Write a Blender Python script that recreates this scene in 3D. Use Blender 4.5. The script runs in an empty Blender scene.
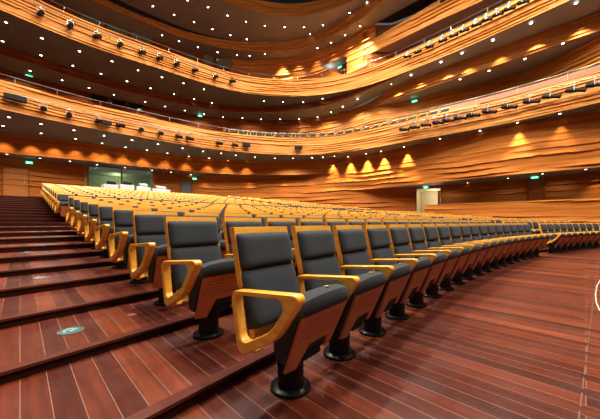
import bpy, bmesh, math, random
import numpy as np
from mathutils import Vector, Matrix
R = random.Random(7)
sc = bpy.context.scene
COL = sc.collection
PI = math.pi

# ---------------------------------------------------------------- camera frame
F, HOR, CH = 283.0, 222.0, 1.04
AZ = math.radians(44.7)
FW = (math.sin(AZ), math.cos(AZ)); RT = (math.cos(AZ), -math.sin(AZ))

def plan_pt(px, Y):
    X = (px - 300.0) / F * Y
    return (X * RT[0] + Y * FW[0], X * RT[1] + Y * FW[1])
def depth(py, z): return F * (z - CH) / (HOR - py)
def at_z(px, py, z):
    p = plan_pt(px, depth(py, z)); return Vector((p[0], p[1], z))

# ---------------------------------------------------------------- object helpers
def tag(o, label=None, cat=None, group=None, kind=None):
    if label: o['label'] = label
    if cat: o['category'] = cat
    if group: o['group'] = group
    if kind: o['kind'] = kind
    return o
def link(name, data, parent=None):
    o = bpy.data.objects.new(name, data); COL.objects.link(o)
    if parent: o.parent = parent
    return o
def empty(name, loc, rz=0.0):
    o = link(name, None); o.location = loc; o.rotation_euler = (0, 0, rz); o.empty_display_size = .1
    return o
def bm_obj(name, bm, mats, parent=None, smooth=False, ang=40):
    me = bpy.data.meshes.new(name); bm.to_mesh(me); bm.free()
    for m in (mats if isinstance(mats, (list, tuple)) else [mats]): me.materials.append(m)
    if smooth:
        for p in me.polygons: p.use_smooth = True
        me.set_sharp_from_angle(angle=math.radians(ang))
    return link(name, me, parent)
def grid_obj(name, P, mat, parent=None, uv=None, keep=None, smooth=False):
    """P: (nu, nv, 3) array -> quad grid mesh; uv (nu,nv,2); keep(i,j)->bool"""
    nu, nv = P.shape[:2]
    verts = P.reshape(-1, 3).tolist(); faces = []
    for i in range(nu - 1):
        for j in range(nv - 1):
            if keep is None or keep(i, j):
                faces.append((i*nv+j, (i+1)*nv+j, (i+1)*nv+j+1, i*nv+j+1))
    me = bpy.data.meshes.new(name); me.from_pydata(verts, [], faces); me.materials.append(mat)
    if uv is not None:
        L = me.uv_layers.new(name='UVMap'); U = uv.reshape(-1, 2)
        vi = np.empty(len(me.loops), dtype=np.int32); me.loops.foreach_get('vertex_index', vi)
        L.data.foreach_set('uv', U[vi].astype(np.float32).ravel())
    if smooth:
        for p in me.polygons: p.use_smooth = True
    me.update()
    return link(name, me, parent)
def box(bm, c, s, rot=None, mi=0, bev=0.0):
    r = bmesh.ops.create_cube(bm, size=1.0)
    M = Matrix.Translation(c) @ (rot or Matrix.Identity(4)) @ Matrix.Diagonal((s[0], s[1], s[2], 1))
    bmesh.ops.transform(bm, matrix=M, verts=r['verts'])
    fs = {f for v in r['verts'] for f in v.link_faces}
    for f in fs: f.material_index = mi
    if bev:
        es = {e for f in fs for e in f.edges}
        bmesh.ops.bevel(bm, geom=list(es), offset=bev, segments=2, affect='EDGES', profile=.6)
def lathe(bm, prof, n=24, M=None, mi=0):
    rings = []
    for (r, z) in prof:
        rings.append([bm.verts.new((r*math.cos(2*PI*k/n), r*math.sin(2*PI*k/n), z)) for k in range(n)] if r > 1e-6
                     else [bm.verts.new((0, 0, z))])
    for a, b in zip(rings, rings[1:]):
        for k in range(n):
            k2 = (k+1) % n
            if len(a) == 1 and len(b) == 1: continue
            if len(a) == 1: f = bm.faces.new((a[0], b[k2], b[k]))
            elif len(b) == 1: f = bm.faces.new((a[k], a[k2], b[0]))
            else: f = bm.faces.new((a[k], a[k2], b[k2], b[k]))
            f.material_index = mi
    if M is not None:
        bmesh.ops.transform(bm, matrix=M, verts=[v for r_ in rings for v in r_])
def tube(bm, pts, r, n=8, closed=False):
    pts = [Vector(p) for p in pts]; rings = []
    for i, p in enumerate(pts):
        d = (pts[min(i+1, len(pts)-1)] - pts[max(i-1, 0)]).normalized()
        up = Vector((0, 0, 1)) if abs(d.z) < .9 else Vector((1, 0, 0))
        a = d.cross(up).normalized(); b = d.cross(a).normalized()
        rings.append([bm.verts.new(p + r*(math.cos(2*PI*k/n)*a + math.sin(2*PI*k/n)*b)) for k in range(n)])
    for q, w in zip(rings, rings[1:]):
        for k in range(n): bm.faces.new((q[k], q[(k+1) % n], w[(k+1) % n], w[k]))
    for e in (rings[0], rings[-1]):
        try: bm.faces.new(e)
        except ValueError: pass

ONES = ['first','second','third','fourth','fifth','sixth','seventh','eighth','ninth','tenth','eleventh','twelfth','thirteenth',
        'fourteenth','fifteenth','sixteenth','seventeenth','eighteenth','nineteenth']
def ordinal(n):
    if n <= 19: return ONES[n-1]
    t = {2:'twent',3:'thirt',4:'fort'}[n//10]
    return t + 'ieth' if n % 10 == 0 else t + 'y-' + ONES[n % 10 - 1]

# ---------------------------------------------------------------- noise
_rs = np.random.RandomState(11); _T = _rs.rand(256, 256)
def vnoise(x, y):
    x = np.asarray(x, float); y = np.asarray(y, float)
    xi = np.floor(x).astype(int); yi = np.floor(y).astype(int); fx = x - xi; fy = y - yi
    fx = fx*fx*(3-2*fx); fy = fy*fy*(3-2*fy)
    g = lambda a, b: _T[a % 256, b % 256]
    return (g(xi,yi)*(1-fx)+g(xi+1,yi)*fx)*(1-fy) + (g(xi,yi+1)*(1-fx)+g(xi+1,yi+1)*fx)*fy

# ---------------------------------------------------------------- materials
def new_mat(name):
    m = bpy.data.materials.new(name); m.use_nodes = True
    nt = m.node_tree; b = nt.nodes['Principled BSDF']
    return m, nt, b
def N(nt, t, **kw):
    n = nt.nodes.new(t)
    for k, v in kw.items():
        if k in n.inputs.keys() if isinstance(k, str) else False: n.inputs[k].default_value = v
        else: setattr(n, k, v)
    return n
def ramp(nt, stops):
    n = nt.nodes.new('ShaderNodeValToRGB'); cr = n.color_ramp
    while len(cr.elements) < len(stops): cr.elements.new(.5)
    for e, (p, c) in zip(cr.elements, stops): e.position = p; e.color = (*c, 1)
    return n
def plain(name, col, rough=.5, metal=0.0, spec=.5, noise=0.0, nscale=30):
    m, nt, b = new_mat(name)
    b.inputs['Roughness'].default_value = rough; b.inputs['Metallic'].default_value = metal
    b.inputs['Specular IOR Level'].default_value = spec
    if noise:
        tc = nt.nodes.new('ShaderNodeTexCoord'); n = N(nt, 'ShaderNodeTexNoise', Scale=nscale, Detail=4.0)
        nt.links.new(tc.outputs['Object'], n.inputs['Vector'])
        r = ramp(nt, [(.3, tuple(c*(1-noise) for c in col)), (.7, tuple(min(1, c*(1+noise)) for c in col))])
        nt.links.new(n.outputs['Fac'], r.inputs['Fac']); nt.links.new(r.outputs['Color'], b.inputs['Base Color'])
    else: b.inputs['Base Color'].default_value = (*col, 1)
    return m
def glow(name, col, strength, sample=False):
    m, nt, b = new_mat(name)
    b.inputs['Base Color'].default_value = (*col, 1)
    b.inputs['Emission Color'].default_value = (*col, 1); b.inputs['Emission Strength'].default_value = strength
    m.cycles.emission_sampling = 'AUTO' if sample else 'NONE'
    return m
def wood(name, cols, coord='UV', sx=.35, sy=9.0, rough=.42, sz=None, coat=0.0, spec=.3):
    m, nt, b = new_mat(name)
    tc = nt.nodes.new('ShaderNodeTexCoord'); mp = nt.nodes.new('ShaderNodeMapping')
    mp.inputs['Scale'].default_value = (sx, sy, sz if sz is not None else sy)
    nt.links.new(tc.outputs[coord], mp.inputs['Vector'])
    n1 = N(nt, 'ShaderNodeTexNoise', Scale=1.0, Detail=5.0, Roughness=.6)
    n2 = N(nt, 'ShaderNodeTexNoise', Scale=5.0, Detail=3.0, Roughness=.7)
    for n in (n1, n2): nt.links.new(mp.outputs['Vector'], n.inputs['Vector'])
    mx = nt.nodes.new('ShaderNodeMix'); mx.data_type = 'FLOAT'; mx.inputs[0].default_value = .35
    nt.links.new(n1.outputs['Fac'], mx.inputs[2]); nt.links.new(n2.outputs['Fac'], mx.inputs[3])
    k = len(cols); r = ramp(nt, [(.3 + .4*i/(k-1), c) for i, c in enumerate(cols)])
    nt.links.new(mx.outputs[0], r.inputs['Fac']); nt.links.new(r.outputs['Color'], b.inputs['Base Color'])
    b.inputs['Roughness'].default_value = rough; b.inputs['Specular IOR Level'].default_value = spec; b.inputs['Coat Weight'].default_value = coat
    b.inputs['Coat Roughness'].default_value = .15
    return m
M = {}
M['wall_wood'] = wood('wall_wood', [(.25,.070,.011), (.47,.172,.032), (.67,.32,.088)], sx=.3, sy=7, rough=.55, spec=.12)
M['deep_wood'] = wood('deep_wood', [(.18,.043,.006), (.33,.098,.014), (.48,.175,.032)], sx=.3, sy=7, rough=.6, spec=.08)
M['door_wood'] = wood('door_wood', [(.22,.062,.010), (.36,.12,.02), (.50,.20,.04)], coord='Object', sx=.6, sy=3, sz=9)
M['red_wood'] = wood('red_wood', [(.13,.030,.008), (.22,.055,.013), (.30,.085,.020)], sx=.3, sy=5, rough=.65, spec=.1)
M['pale_wood'] = wood('pale_wood', [(.26,.135,.08), (.31,.17,.105), (.36,.205,.13)], sx=.3, sy=5)
M['chair_wood'] = wood('chair_wood', [(.66,.25,.022), (.79,.36,.042), (.87,.47,.078)], coord='Object', sx=4, sy=9, sz=30, rough=.33, coat=.3)
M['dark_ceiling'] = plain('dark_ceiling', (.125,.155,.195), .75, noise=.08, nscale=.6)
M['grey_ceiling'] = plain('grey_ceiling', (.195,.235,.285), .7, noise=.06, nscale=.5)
M['void'] = plain('gap_shade_black', (.006,.006,.007), .9)
M['fabric'] = plain('grey_fabric', (.031,.035,.041), .9, spec=.15, noise=.2, nscale=140)
M['fabric'].node_tree.nodes['Principled BSDF'].inputs['Sheen Weight'].default_value = .05
M['black'] = plain('black_metal', (.004,.004,.0045), .30, spec=.3, noise=.3, nscale=60)
M['matte_black'] = plain('matte_black', (.006,.006,.0065), .6, spec=.15)
M['steel'] = plain('brushed_steel', (.36,.35,.34), .32, metal=.85)
M['gold'] = plain('brass_plate', (.75,.55,.22), .35, metal=.7)
M['white'] = plain('white_cloth', (.42,.43,.45), .8, noise=.06, nscale=8)
M['lamp_rim'] = plain('lamp_rim', (.6,.58,.55), .4)
M['lens'] = glow('lamp_lens', (1.0,.93,.80), 14.0)
M['exit'] = glow('exit_green', (.02,.75,.35), 3.2)
M['exit_white'] = glow('exit_white', (.75,1.0,.9), 3.0)
M['green_wall'] = plain('pale_green_wall', (.30,.36,.25), .7)
M['door_grey'] = plain('grey_door', (.09,.085,.08), .5)
M['glass_green'] = plain('green_glass', (.15,.19,.12), .08, spec=.8)  # dim light behind the panes is put into this opaque colour
M['dark_glass'] = plain('dark_glass', (.012,.010,.009), .1, spec=.6)
M['cream'] = plain('cream_wall', (.62,.55,.40), .7)
M['marker_green'] = plain('marker_green', (.008,.15,.12), .35)
M['marker_orange'] = plain('marker_orange', (.36,.06,.035), .4)
M['seam'] = plain('seam_strip', (.12,.055,.038), .5)
M['beige'] = plain('beige_strip', (.62,.5,.38), .5)

def perforated(name, c0, c1, hole):
    m = wood(name, [c0, c1], coord='Object', sx=30, sy=30, sz=5, rough=.42)
    nt = m.node_tree; b = nt.nodes['Principled BSDF']
    base = b.inputs['Base Color'].links[0].from_socket
    tc = nt.nodes.new('ShaderNodeTexCoord'); sp = nt.nodes.new('ShaderNodeSeparateXYZ')
    nt.links.new(tc.outputs['Object'], sp.inputs[0])
    def mth(op, a, bb=None):
        n = nt.nodes.new('ShaderNodeMath'); n.operation = op
        for i, v in enumerate((a, bb)):
            if v is None: continue
            if isinstance(v, (int, float)): n.inputs[i].default_value = v
            else: nt.links.new(v, n.inputs[i])
        return n.outputs[0]
    def cell(o, p):
        return mth('SUBTRACT', mth('FRACT', mth('MULTIPLY', o, 1/p)), .5)
    cx, cz = cell(sp.outputs['X'], .026), cell(sp.outputs['Z'], .026)
    d = mth('ADD', mth('MULTIPLY', cx, cx), mth('MULTIPLY', cz, cz))
    inside = mth('LESS_THAN', d, .062)
    band = mth('MULTIPLY', mth('MULTIPLY', mth('GREATER_THAN', sp.outputs['Z'], .385), mth('LESS_THAN', sp.outputs['Z'], .53)), mth('LESS_THAN', mth('ABSOLUTE', sp.outputs['X']), .195))
    fac = mth('MULTIPLY', inside, band)
    mx = nt.nodes.new('ShaderNodeMix'); mx.data_type = 'RGBA'
    nt.links.new(fac, mx.inputs[0]); nt.links.new(base, mx.inputs[6]); mx.inputs[7].default_value = (*hole, 1)
    nt.links.new(mx.outputs[2], b.inputs['Base Color'])
    return m
M['panel'] = perforated('perforated_panel', (.40,.105,.034), (.52,.155,.05), (.09,.02,.008))
M['panel_plain'] = wood('panel_wood', [(.36,.092,.03), (.47,.135,.043)], coord='Object', sx=30, sy=30, sz=5)

def floor_mat():
    m, nt, b = new_mat('floor_planks')
    tc = nt.nodes.new('ShaderNodeTexCoord'); mp = nt.nodes.new('ShaderNodeMapping')
    mp.inputs['Rotation'].default_value = (0, 0, PI/2)
    nt.links.new(tc.outputs['Object'], mp.inputs['Vector'])
    br = nt.nodes.new('ShaderNodeTexBrick')
    br.offset = .37; br.offset_frequency = 2; br.squash = 1
    for k, v in (('Scale',1.0), ('Mortar Size',.0018), ('Mortar Smooth',.1), ('Bias',0.0), ('Brick Width',3.4), ('Row Height',.12)):
        br.inputs[k].default_value = v
    br.inputs['Color1'].default_value = (0,0,0,1); br.inputs['Color2'].default_value = (1,1,1,1)
    br.inputs['Mortar'].default_value = (.5,.5,.5,1)
    nt.links.new(mp.outputs['Vector'], br.inputs['Vector'])
    r = ramp(nt, [(0, (.044,.0072,.0044)), (.35, (.082,.0135,.0063)), (.7, (.120,.0210,.0082)), (1, (.185,.037,.0120))])
    nt.links.new(br.outputs['Color'], r.inputs['Fac'])
    mp2 = nt.nodes.new('ShaderNodeMapping'); mp2.inputs['Scale'].default_value = (26, 1.6, 1)
    nt.links.new(tc.outputs['Object'], mp2.inputs['Vector'])
    n = N(nt, 'ShaderNodeTexNoise', Scale=1.0, Detail=6.0, Roughness=.65)
    nt.links.new(mp2.outputs['Vector'], n.inputs['Vector'])
    r2 = ramp(nt, [(.3, (.6,.6,.6)), (.7, (1.25,1.25,1.25))]); nt.links.new(n.outputs['Fac'], r2.inputs['Fac'])
    mx = nt.nodes.new('ShaderNodeMix'); mx.data_type = 'RGBA'; mx.blend_type = 'MULTIPLY'; mx.inputs[0].default_value = 1
    nt.links.new(r.outputs['Color'], mx.inputs[6]); nt.links.new(r2.outputs['Color'], mx.inputs[7])
    mo = nt.nodes.new('ShaderNodeMix'); mo.data_type = 'RGBA'; mo.inputs[7].default_value = (.24,.125,.085,1)
    nt.links.new(br.outputs['Fac'], mo.inputs[0]); nt.links.new(mx.outputs[2], mo.inputs[6])
    # worn scuffs
    n3 = N(nt, 'ShaderNodeTexNoise', Scale=2.3, Detail=5.0, Roughness=.7); nt.links.new(tc.outputs['Object'], n3.inputs['Vector'])
    r3 = ramp(nt, [(.35, (.30,.30,.30)), (.75, (.52,.52,.52))]); nt.links.new(n3.outputs['Fac'], r3.inputs['Fac'])
    b.inputs['Specular IOR Level'].default_value = .30
    nt.links.new(r3.outputs['Color'], b.inputs['Roughness'])
    nt.links.new(mo.outputs[2], b.inputs['Base Color'])
    return m
M['floor'] = floor_mat()
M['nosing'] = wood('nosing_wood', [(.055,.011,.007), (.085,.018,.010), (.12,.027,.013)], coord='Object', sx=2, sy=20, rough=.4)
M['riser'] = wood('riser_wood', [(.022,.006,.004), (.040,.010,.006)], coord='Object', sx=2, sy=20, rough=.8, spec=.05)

# ---------------------------------------------------------------- plan curves of the horseshoe hall
ST = np.arange(0, 601, 4.0)
def cubic(xs, ys, q):
    xs = np.array(xs, float); ys = np.array(ys, float); n = len(xs); h = np.diff(xs); dl = np.diff(ys)/h
    m = np.zeros(n); m[0] = dl[0]; m[-1] = dl[-1]
    for i in range(1, n-1):
        m[i] = 0 if dl[i-1]*dl[i] <= 0 else 2*dl[i-1]*dl[i]/(dl[i-1]+dl[i])
    q = np.asarray(q, float); k = np.clip(np.searchsorted(xs, q, side='right')-1, 0, n-2)
    t = (q-xs[k])/h[k]; t2 = t*t; t3 = t2*t
    return (2*t3-3*t2+1)*ys[k]+(t3-2*t2+t)*h[k]*m[k]+(-2*t3+3*t2)*ys[k+1]+(t3-t2)*h[k]*m[k+1]
class Plan:
    """a horizontal curve of the hall, kept as points (t, s) at stations along the view"""
    def __init__(self, stations, z=None, sig=4.0):
        px = [a for a, _ in stations]
        dep = [depth(b, z) for _, b in stations] if z else [b for _, b in stations]
        inv = cubic(px, [1/d for d in dep], ST)
        pts = np.array([plan_pt(p, 1/i) for p, i in zip(ST, inv)])
        n = int(3*sig); k = np.exp(-.5*(np.arange(-n, n+1)/sig)**2); k /= k.sum()
        a = np.concatenate([2*pts[0]-pts[n:0:-1], pts, 2*pts[-1]-pts[-2:-n-2:-1]])
        pts = np.stack([np.convolve(a[:, c], k, 'valid') for c in (0, 1)], 1)
        L = [pts[0]]; d = np.array([-1.0, -.02])
        for i in range(11):
            ang = -.035*i; dd = np.array([-math.cos(ang), math.sin(ang)]); L.append(L[-1] + dd*.9)
        Rr = [pts[-1]]
        for i in range(11): Rr.append(Rr[-1] + np.array([-.012*i, -1.0])*.9)
        self.p = np.concatenate([np.array(L[:0:-1]), pts, np.array(Rr[1:])])
        self.px = np.concatenate([-np.arange(11, 0, -1)*20.0, ST, 600 + np.arange(1, 12)*20.0])
    def at(self, px):
        return np.array([np.interp(px, self.px, self.p[:, 0]), np.interp(px, self.px, self.p[:, 1])])
    def nrm(self, px):   # unit normal pointing into the hall
        a, b = self.at(px-3), self.at(px+3); d = (b-a)/np.linalg.norm(b-a); return np.array([d[1], -d[0]])
    def resamp(self, lo, hi, step=.11):
        m = (self.px >= lo) & (self.px <= hi); px = np.concatenate([[lo], self.px[m], [hi]])
        P = np.array([self.at(q) for q in px]); px, ix = np.unique(px, return_index=True); P = P[ix]
        s = np.concatenate([[0], np.cumsum(np.linalg.norm(np.diff(P, axis=0), axis=1))])
        q = np.linspace(0, s[-1], max(4, int(s[-1]/step)))
        return np.interp(q, s, px), np.stack([np.interp(q, s, P[:, 0]), np.interp(q, s, P[:, 1])], 1), q
    def z_at(self, px, py):
        p = self.at(px); Y = p[0]*FW[0] + p[1]*FW[1]; return CH + (HOR-py)*Y/F
    def pt(self, px, py, off=0.0):
        z = self.z_at(px, py); p = self.at(px) + off*self.nrm(px); return Vector((p[0], p[1], z))

pF1 = Plan([(0,109),(50,120),(100,130.3),(150,139),(200,147.5),(250,153.5),(300,155.4),(330,154.4),(360,150.5),(400,142.5),(450,134),(500,124.5),(550,114),(600,102.5)], 6.16, 6)
pF2 = Plan([(0,10),(50,31),(100,50),(150,65.5),(200,82),(255,95.5),(300,97),(345,93),(375,84),(413,69.5),(450,54),(500,32.6),(572,0),(600,-13)], 10.65, 6)
pA  = Plan([(0,133),(100,145),(150,152.5),(200,158.3),(247,162),(300,161.8),(345,158.5),(400,149),(450,138.5),(500,127.5),(600,110)], 6.16, 6)
pW  = Plan([(0,17.15),(100,20.6),(150,22.6),(200,24.3),(250,25.3),(300,25.0),(325,24.1),(345,23.0),(360,22.4),(380,21.8),(400,21.1),(450,19.2),(500,17.2),(550,15.5),(600,14.1)], None, 5)
pD2 = Plan([(0,46),(50,62),(100,78),(150,91),(200,102.5),(250,108),(300,105),(335,98),(365,88.5),(413,69.8),(450,54),(500,32.6),(572,0),(600,-13)], 10.65, 5)
pC  = Plan([(0,16.9),(100,20.6),(150,22.7),(200,24.4),(250,25.5),(300,25.6),(330,24.7),(365,22.3),(400,19.7),(450,17.4),(500,15.6),(550,14.1),(600,12.9)], None, 5)
pR1 = Plan([(0,17.1),(250,25.7),(300,25.8),(330,24.9),(365,22.45),(400,20.7),(450,18.9),(500,17.3),(533,16.2),(567,14.6),(600,13.3)], None, 4)
pF3 = Plan([(0,15.6),(100,19.0),(150,21.06),(200,23.3),(250,24.4),(300,24.3),(330,22.6),(345,21.6),(360,20.5),(376,19.4),(400,18.1),(450,16.2),(500,14.6),(550,13.2),(600,12.2)], None, 5)
pE  = Plan([(0,17.1),(100,20.7),(150,22.6),(200,24.7),(250,25.8),(300,25.3),(330,23.9),(360,21.9),(400,19.6),(450,17.4),(500,15.6),(550,14.1),(600,12.9)], None, 5)
pR2 = Plan([(0,17.4),(300,26.6),(330,25.0),(345,24.0),(365,22.4),(400,20.8),(450,19.0),(500,17.5),(550,15.9),(600,14.4)], None, 4)

def merge_into(a, b, lo0, lo1, hi1, hi0):
    w = np.interp(a.px, [lo0, lo1, hi1, hi0], [0, 1, 1, 0]); w = (w*w*(3-2*w))[:, None]
    a.p = a.p*(1-w) + b.p*w
merge_into(pW, pA, 305, 335, 349, 385)
merge_into(pR1, pC, 330, 355, 368, 400)
merge_into(pR2, pE, 355, 362, 369, 395)
def relief(u, z, pitch, amp, seed):
    """staggered overlapping boards: each course swells out towards its lower edge and steps back below it"""
    w = .55*vnoise(u/5.0+seed, z*0+seed*3.1) + .25*vnoise(u/1.7+seed*5, z*0+7.7)
    ph = z/pitch + w*1.6; c = np.floor(ph); f = ph-c
    a = np.clip(vnoise(u/2.6+c*17.3+seed*9, c*3.7+seed)*2.6-.75, 0.0, 1.0)
    return amp*a*(1-f)**1.3
def loft(name, plan, lo, hi, zb, zt, mat, pitch=.155, amp=.085, seed=1.0, dz=.028, step=.14, lean=0.0, keep=None, parent=None, ampz=None):
    px, P, u = plan.resamp(lo, hi, step)
    fb = zb if callable(zb) else (lambda q: zb); ft = zt if callable(zt) else (lambda q: zt)
    B = np.array([fb(q) for q in px]); T = np.array([ft(q) for q in px])
    nv = max(2, int((T-B).max()/dz)+1); v = np.linspace(0, 1, nv)
    Z = B[:, None] + (T-B)[:, None]*v[None]
    d = np.gradient(P, axis=0); d /= np.linalg.norm(d, axis=1)[:, None]; nn = np.stack([d[:, 1], -d[:, 0]], 1)
    U = np.repeat((u-np.interp(345, px, u))[:, None], nv, 1)
    D = relief(U, Z, pitch, amp, seed) if amp else np.zeros_like(Z)
    if ampz is not None: D = D*np.interp(Z, ampz[0], ampz[1])
    G = np.stack([P[:, 0][:, None]+nn[:, 0][:, None]*D, P[:, 1][:, None]+nn[:, 1][:, None]*D, Z], 2)
    kp = None
    if keep: kp = lambda i, j: keep(px[i], .5*(Z[i, j]+Z[i, j+1]))
    return grid_obj(name, G, mat, parent, np.stack([U, Z], 2), kp)
def flat(name, pa, pb, lo, hi, z, mat, seg=2, offa=0.0, parent=None):
    """horizontal strip between two plan curves; z is a number or function of the station"""
    q = np.linspace(lo, hi, int((hi-lo)/4)+2); fz = z if callable(z) else (lambda a: z)
    ga = [pa.at(a) + (offa*pa.nrm(a) if offa else 0) for a in q] if isinstance(pa, Plan) else [np.array(pa(a)) for a in q]
    gb = [pb.at(a) for a in q] if isinstance(pb, Plan) else [np.array(pb(a)) for a in q]
    G = np.array([[(*(a+(b-a)*k/(seg-1)), fz(x)) for k in range(seg)] for a, b, x in zip(ga, gb, q)])
    return grid_obj(name, G, mat, parent)
def S(o, label, cat): return tag(o, label, cat, kind='structure')
def step(q, a, b, va, vb):
    t = min(1, max(0, (q-a)/(b-a))); t = t*t*(3-2*t); return va+(vb-va)*t
LO, HI = -200, 800

# lower balcony
S(loft('trim_1', pF1, LO, HI, 6.16, 7.5, M['wall_wood'], seed=1.3), 'layered timber front of the lower balcony curving round the hall', 'balcony front')
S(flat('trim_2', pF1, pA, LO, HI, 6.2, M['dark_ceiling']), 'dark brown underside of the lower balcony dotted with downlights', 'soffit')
AZ_A = ([0, 4.1, 4.7, 5.2, 6.3], [.8, 1.0, .6, .12, .05])
zA = lambda q: step(q, 345, 347, 5.04, 3.55)
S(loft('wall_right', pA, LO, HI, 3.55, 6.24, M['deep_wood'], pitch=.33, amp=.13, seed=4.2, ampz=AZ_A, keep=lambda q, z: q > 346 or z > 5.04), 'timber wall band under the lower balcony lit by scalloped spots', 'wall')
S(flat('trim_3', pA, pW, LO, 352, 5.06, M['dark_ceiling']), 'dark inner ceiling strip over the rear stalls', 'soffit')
S(flat('trim_4', pA, pW, 340, HI, 3.57, M['grey_ceiling']), 'low grey ceiling strip over the side stalls aisle', 'soffit')
W1 = (86, 152); WZ = (2.55, 4.45); DOOR = (416.5, 440)
def keepW(px, z):
    if px > 346 and z > 3.57: return False
    if W1[0] < px < W1[1] and pW.z_at(px, 188) < z < pW.z_at(px, 166.5 + .03*(px-86)): return False
    if DOOR[0] < px < DOOR[1] and z < pW.z_at(px, 188.5): return False
    return True
zWt = lambda q: step(q, 345, 347, 5.08, 3.57)
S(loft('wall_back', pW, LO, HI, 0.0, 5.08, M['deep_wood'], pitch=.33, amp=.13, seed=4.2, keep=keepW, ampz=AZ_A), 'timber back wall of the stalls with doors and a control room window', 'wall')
# balcony floor (hidden from below) and rear wall of the lower balcony
zC = lambda q: step(q, 366, 367.5, 6.9, 9.75)
zCt = lambda q: step(q, 362, 400, 10.25, 10.7)
S(flat('floor.001', pF1, pR1, LO, HI, 7.0, M['red_wood'], offa=-.12), 'lower balcony floor behind its timber front', 'floor')
S(loft('wall_right.001', pC, 300, HI, 6.9, zCt, M['wall_wood'], pitch=.2, amp=.10, seed=2.9, keep=lambda q, z: q < 366.5 or z > 9.75), 'lit timber band on the right wall between lower and upper balcony', 'wall')
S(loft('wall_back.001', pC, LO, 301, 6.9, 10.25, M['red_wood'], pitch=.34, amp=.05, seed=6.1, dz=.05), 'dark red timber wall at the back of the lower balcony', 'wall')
S(loft('wall_right.002', pR1, 366, HI, 6.9, 9.8, M['wall_wood'], pitch=.2, amp=.10, seed=2.9), 'recessed side wall behind the lower balcony seats', 'wall')
S(flat('trim_5', pC, pR1, 355, HI, 9.77, M['grey_ceiling']), 'grey ceiling wedge over the side of the lower balcony', 'soffit')
# upper balcony
S(loft('trim_6', pF2, LO, HI, 10.65, 11.93, M['wall_wood'], seed=3.7), 'layered timber front of the upper balcony curving round the hall', 'balcony front')
zS2 = lambda q: step(q, 362, 400, 10.69, 10.69)
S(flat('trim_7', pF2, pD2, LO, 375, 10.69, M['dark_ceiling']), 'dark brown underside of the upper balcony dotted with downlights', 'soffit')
zD = lambda q: step(q, 330, 410, 10.2, 10.64)
S(loft('trim_8', pD2, LO, 412, zD, 10.72, M['red_wood'], amp=.03, seed=9.1), 'thin red timber drop band under the upper balcony', 'trim')
S(flat('trim_9', pD2, pC, LO, HI, lambda q: zD(q)+.02, M['grey_ceiling']), 'grey inner ceiling ribbon under the upper balcony', 'soffit')
S(flat('floor.002', pF2, pR2, LO, HI, 11.4, M['red_wood'], offa=-.12), 'upper balcony floor behind its timber front', 'floor')
# upper rear wall with openings
def keepE(px, z):
    if 320 < px < 347 and pE.z_at(px, 66+11*(px-320)/27) < z < pE.z_at(px, 66 - 9*(px-320)/27): return False
    if px > 376 and z > pE.z_at(px, 38 - .60*(px-376)) if px < 440 else px >= 440 and z > 14.75: return False
    if 367 < px: return z > 13.7
    return True
S(loft('wall_right.003', pE, 228, HI, 11.3, 15.75, M['wall_wood'], pitch=.24, amp=.12, seed=7.7, dz=.04, keep=keepE), 'bright lit timber wall sweeping round the upper balcony corner', 'wall')
S(loft('wall_back.002', pE, LO, 229, 11.3, 15.75, M['red_wood'], pitch=.34, amp=.05, seed=3.3, dz=.05), 'dark red timber wall at the back of the upper balcony', 'wall')
S(loft('wall_right.004', pR2, 300, HI, 11.3, 15.75, M['red_wood'], amp=.03, seed=2.2, dz=.06), 'recessed wall behind the upper side openings', 'wall')
S(flat('trim_10', pE, pR2, 362, HI, 13.72, M['grey_ceiling']), 'grey underside of the top side gallery', 'soffit')
S(flat('ceiling.002', pE, pR2, 340, HI, 15.9, plain('gallery_shade', (.03,.027,.025), .8)), 'ceiling inside the top right gallery, coloured dark for its shade', 'ceiling')  # shade of the gallery interior is put into this dark colour
S(flat('trim_11', pE, pR2, 312, 350, 14.4, M['grey_ceiling']), 'dark triangular ceiling over the upper corner doorway', 'soffit')
# top drop band, ceiling
zG = lambda q: step(q, 120, 262, 16.12, 16.5)
S(loft('trim_12', pF3, LO, HI, 15.7, zG, M['wall_wood'], amp=.06, seed=5.9), 'timber drop band under the main ceiling', 'trim')
S(loft('trim_13', pF3, LO, 270, lambda q: zG(q)-.01, 16.6, M['void'], amp=0, dz=.3), 'black strip painted as the shadow gap between drop band and main ceiling', 'trim')  # solid strip painted black for the shade of the recess
S(flat('trim_14', pF3, pE, LO, HI, 15.73, M['grey_ceiling']), 'grey inner ceiling ribbon above the upper balcony', 'soffit')
pRim = Plan([(0,13.0),(100,16.2),(160,17.9),(216,19.5),(242,20.7),(267,21.4),(300,21.7),(333,20.9),(362,19.7),(400,17.3),(450,15.1),(500,13.4),(600,11.2)], None, 8)
S(flat('ceiling', pRim, pF3, LO, HI, 16.5, M['grey_ceiling'], seg=6), 'grey main ceiling with rows of white downlights', 'ceiling')
S(loft('trim_15', pRim, LO, HI, 16.5, 17.45, M['wall_wood'], pitch=.25, amp=.05, seed=1.9, lean=.0), 'curved timber rim of the ceiling opening', 'trim')
bm = bmesh.new(); box(bm, (4, 4, 20.6), (40, 44, .2)); S(bm_obj('ceiling.001', bm, plain('dome_dark', (.045,.048,.060), .8)), 'black void above the ceiling opening', 'ceiling')

# ---------------------------------------------------------------- raked floor
AC = (5.3, 1.54-36.0)
def arc_s(r, t): return AC[1] + math.sqrt(max(0, r*r-(t-AC[0])**2))
PITCH, R0 = .96, 36.0
rowsR = [R0 + PITCH*k for k in range(9)] + [R0 + 10.98 + PITCH*j for j in range(10)]
rowsZ = [0, .08, .155, .235, .32, .40, .49, .59, .70] + [1.02 + .131*j for j in range(10)]
LZ = rowsZ[18] + .26
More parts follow.
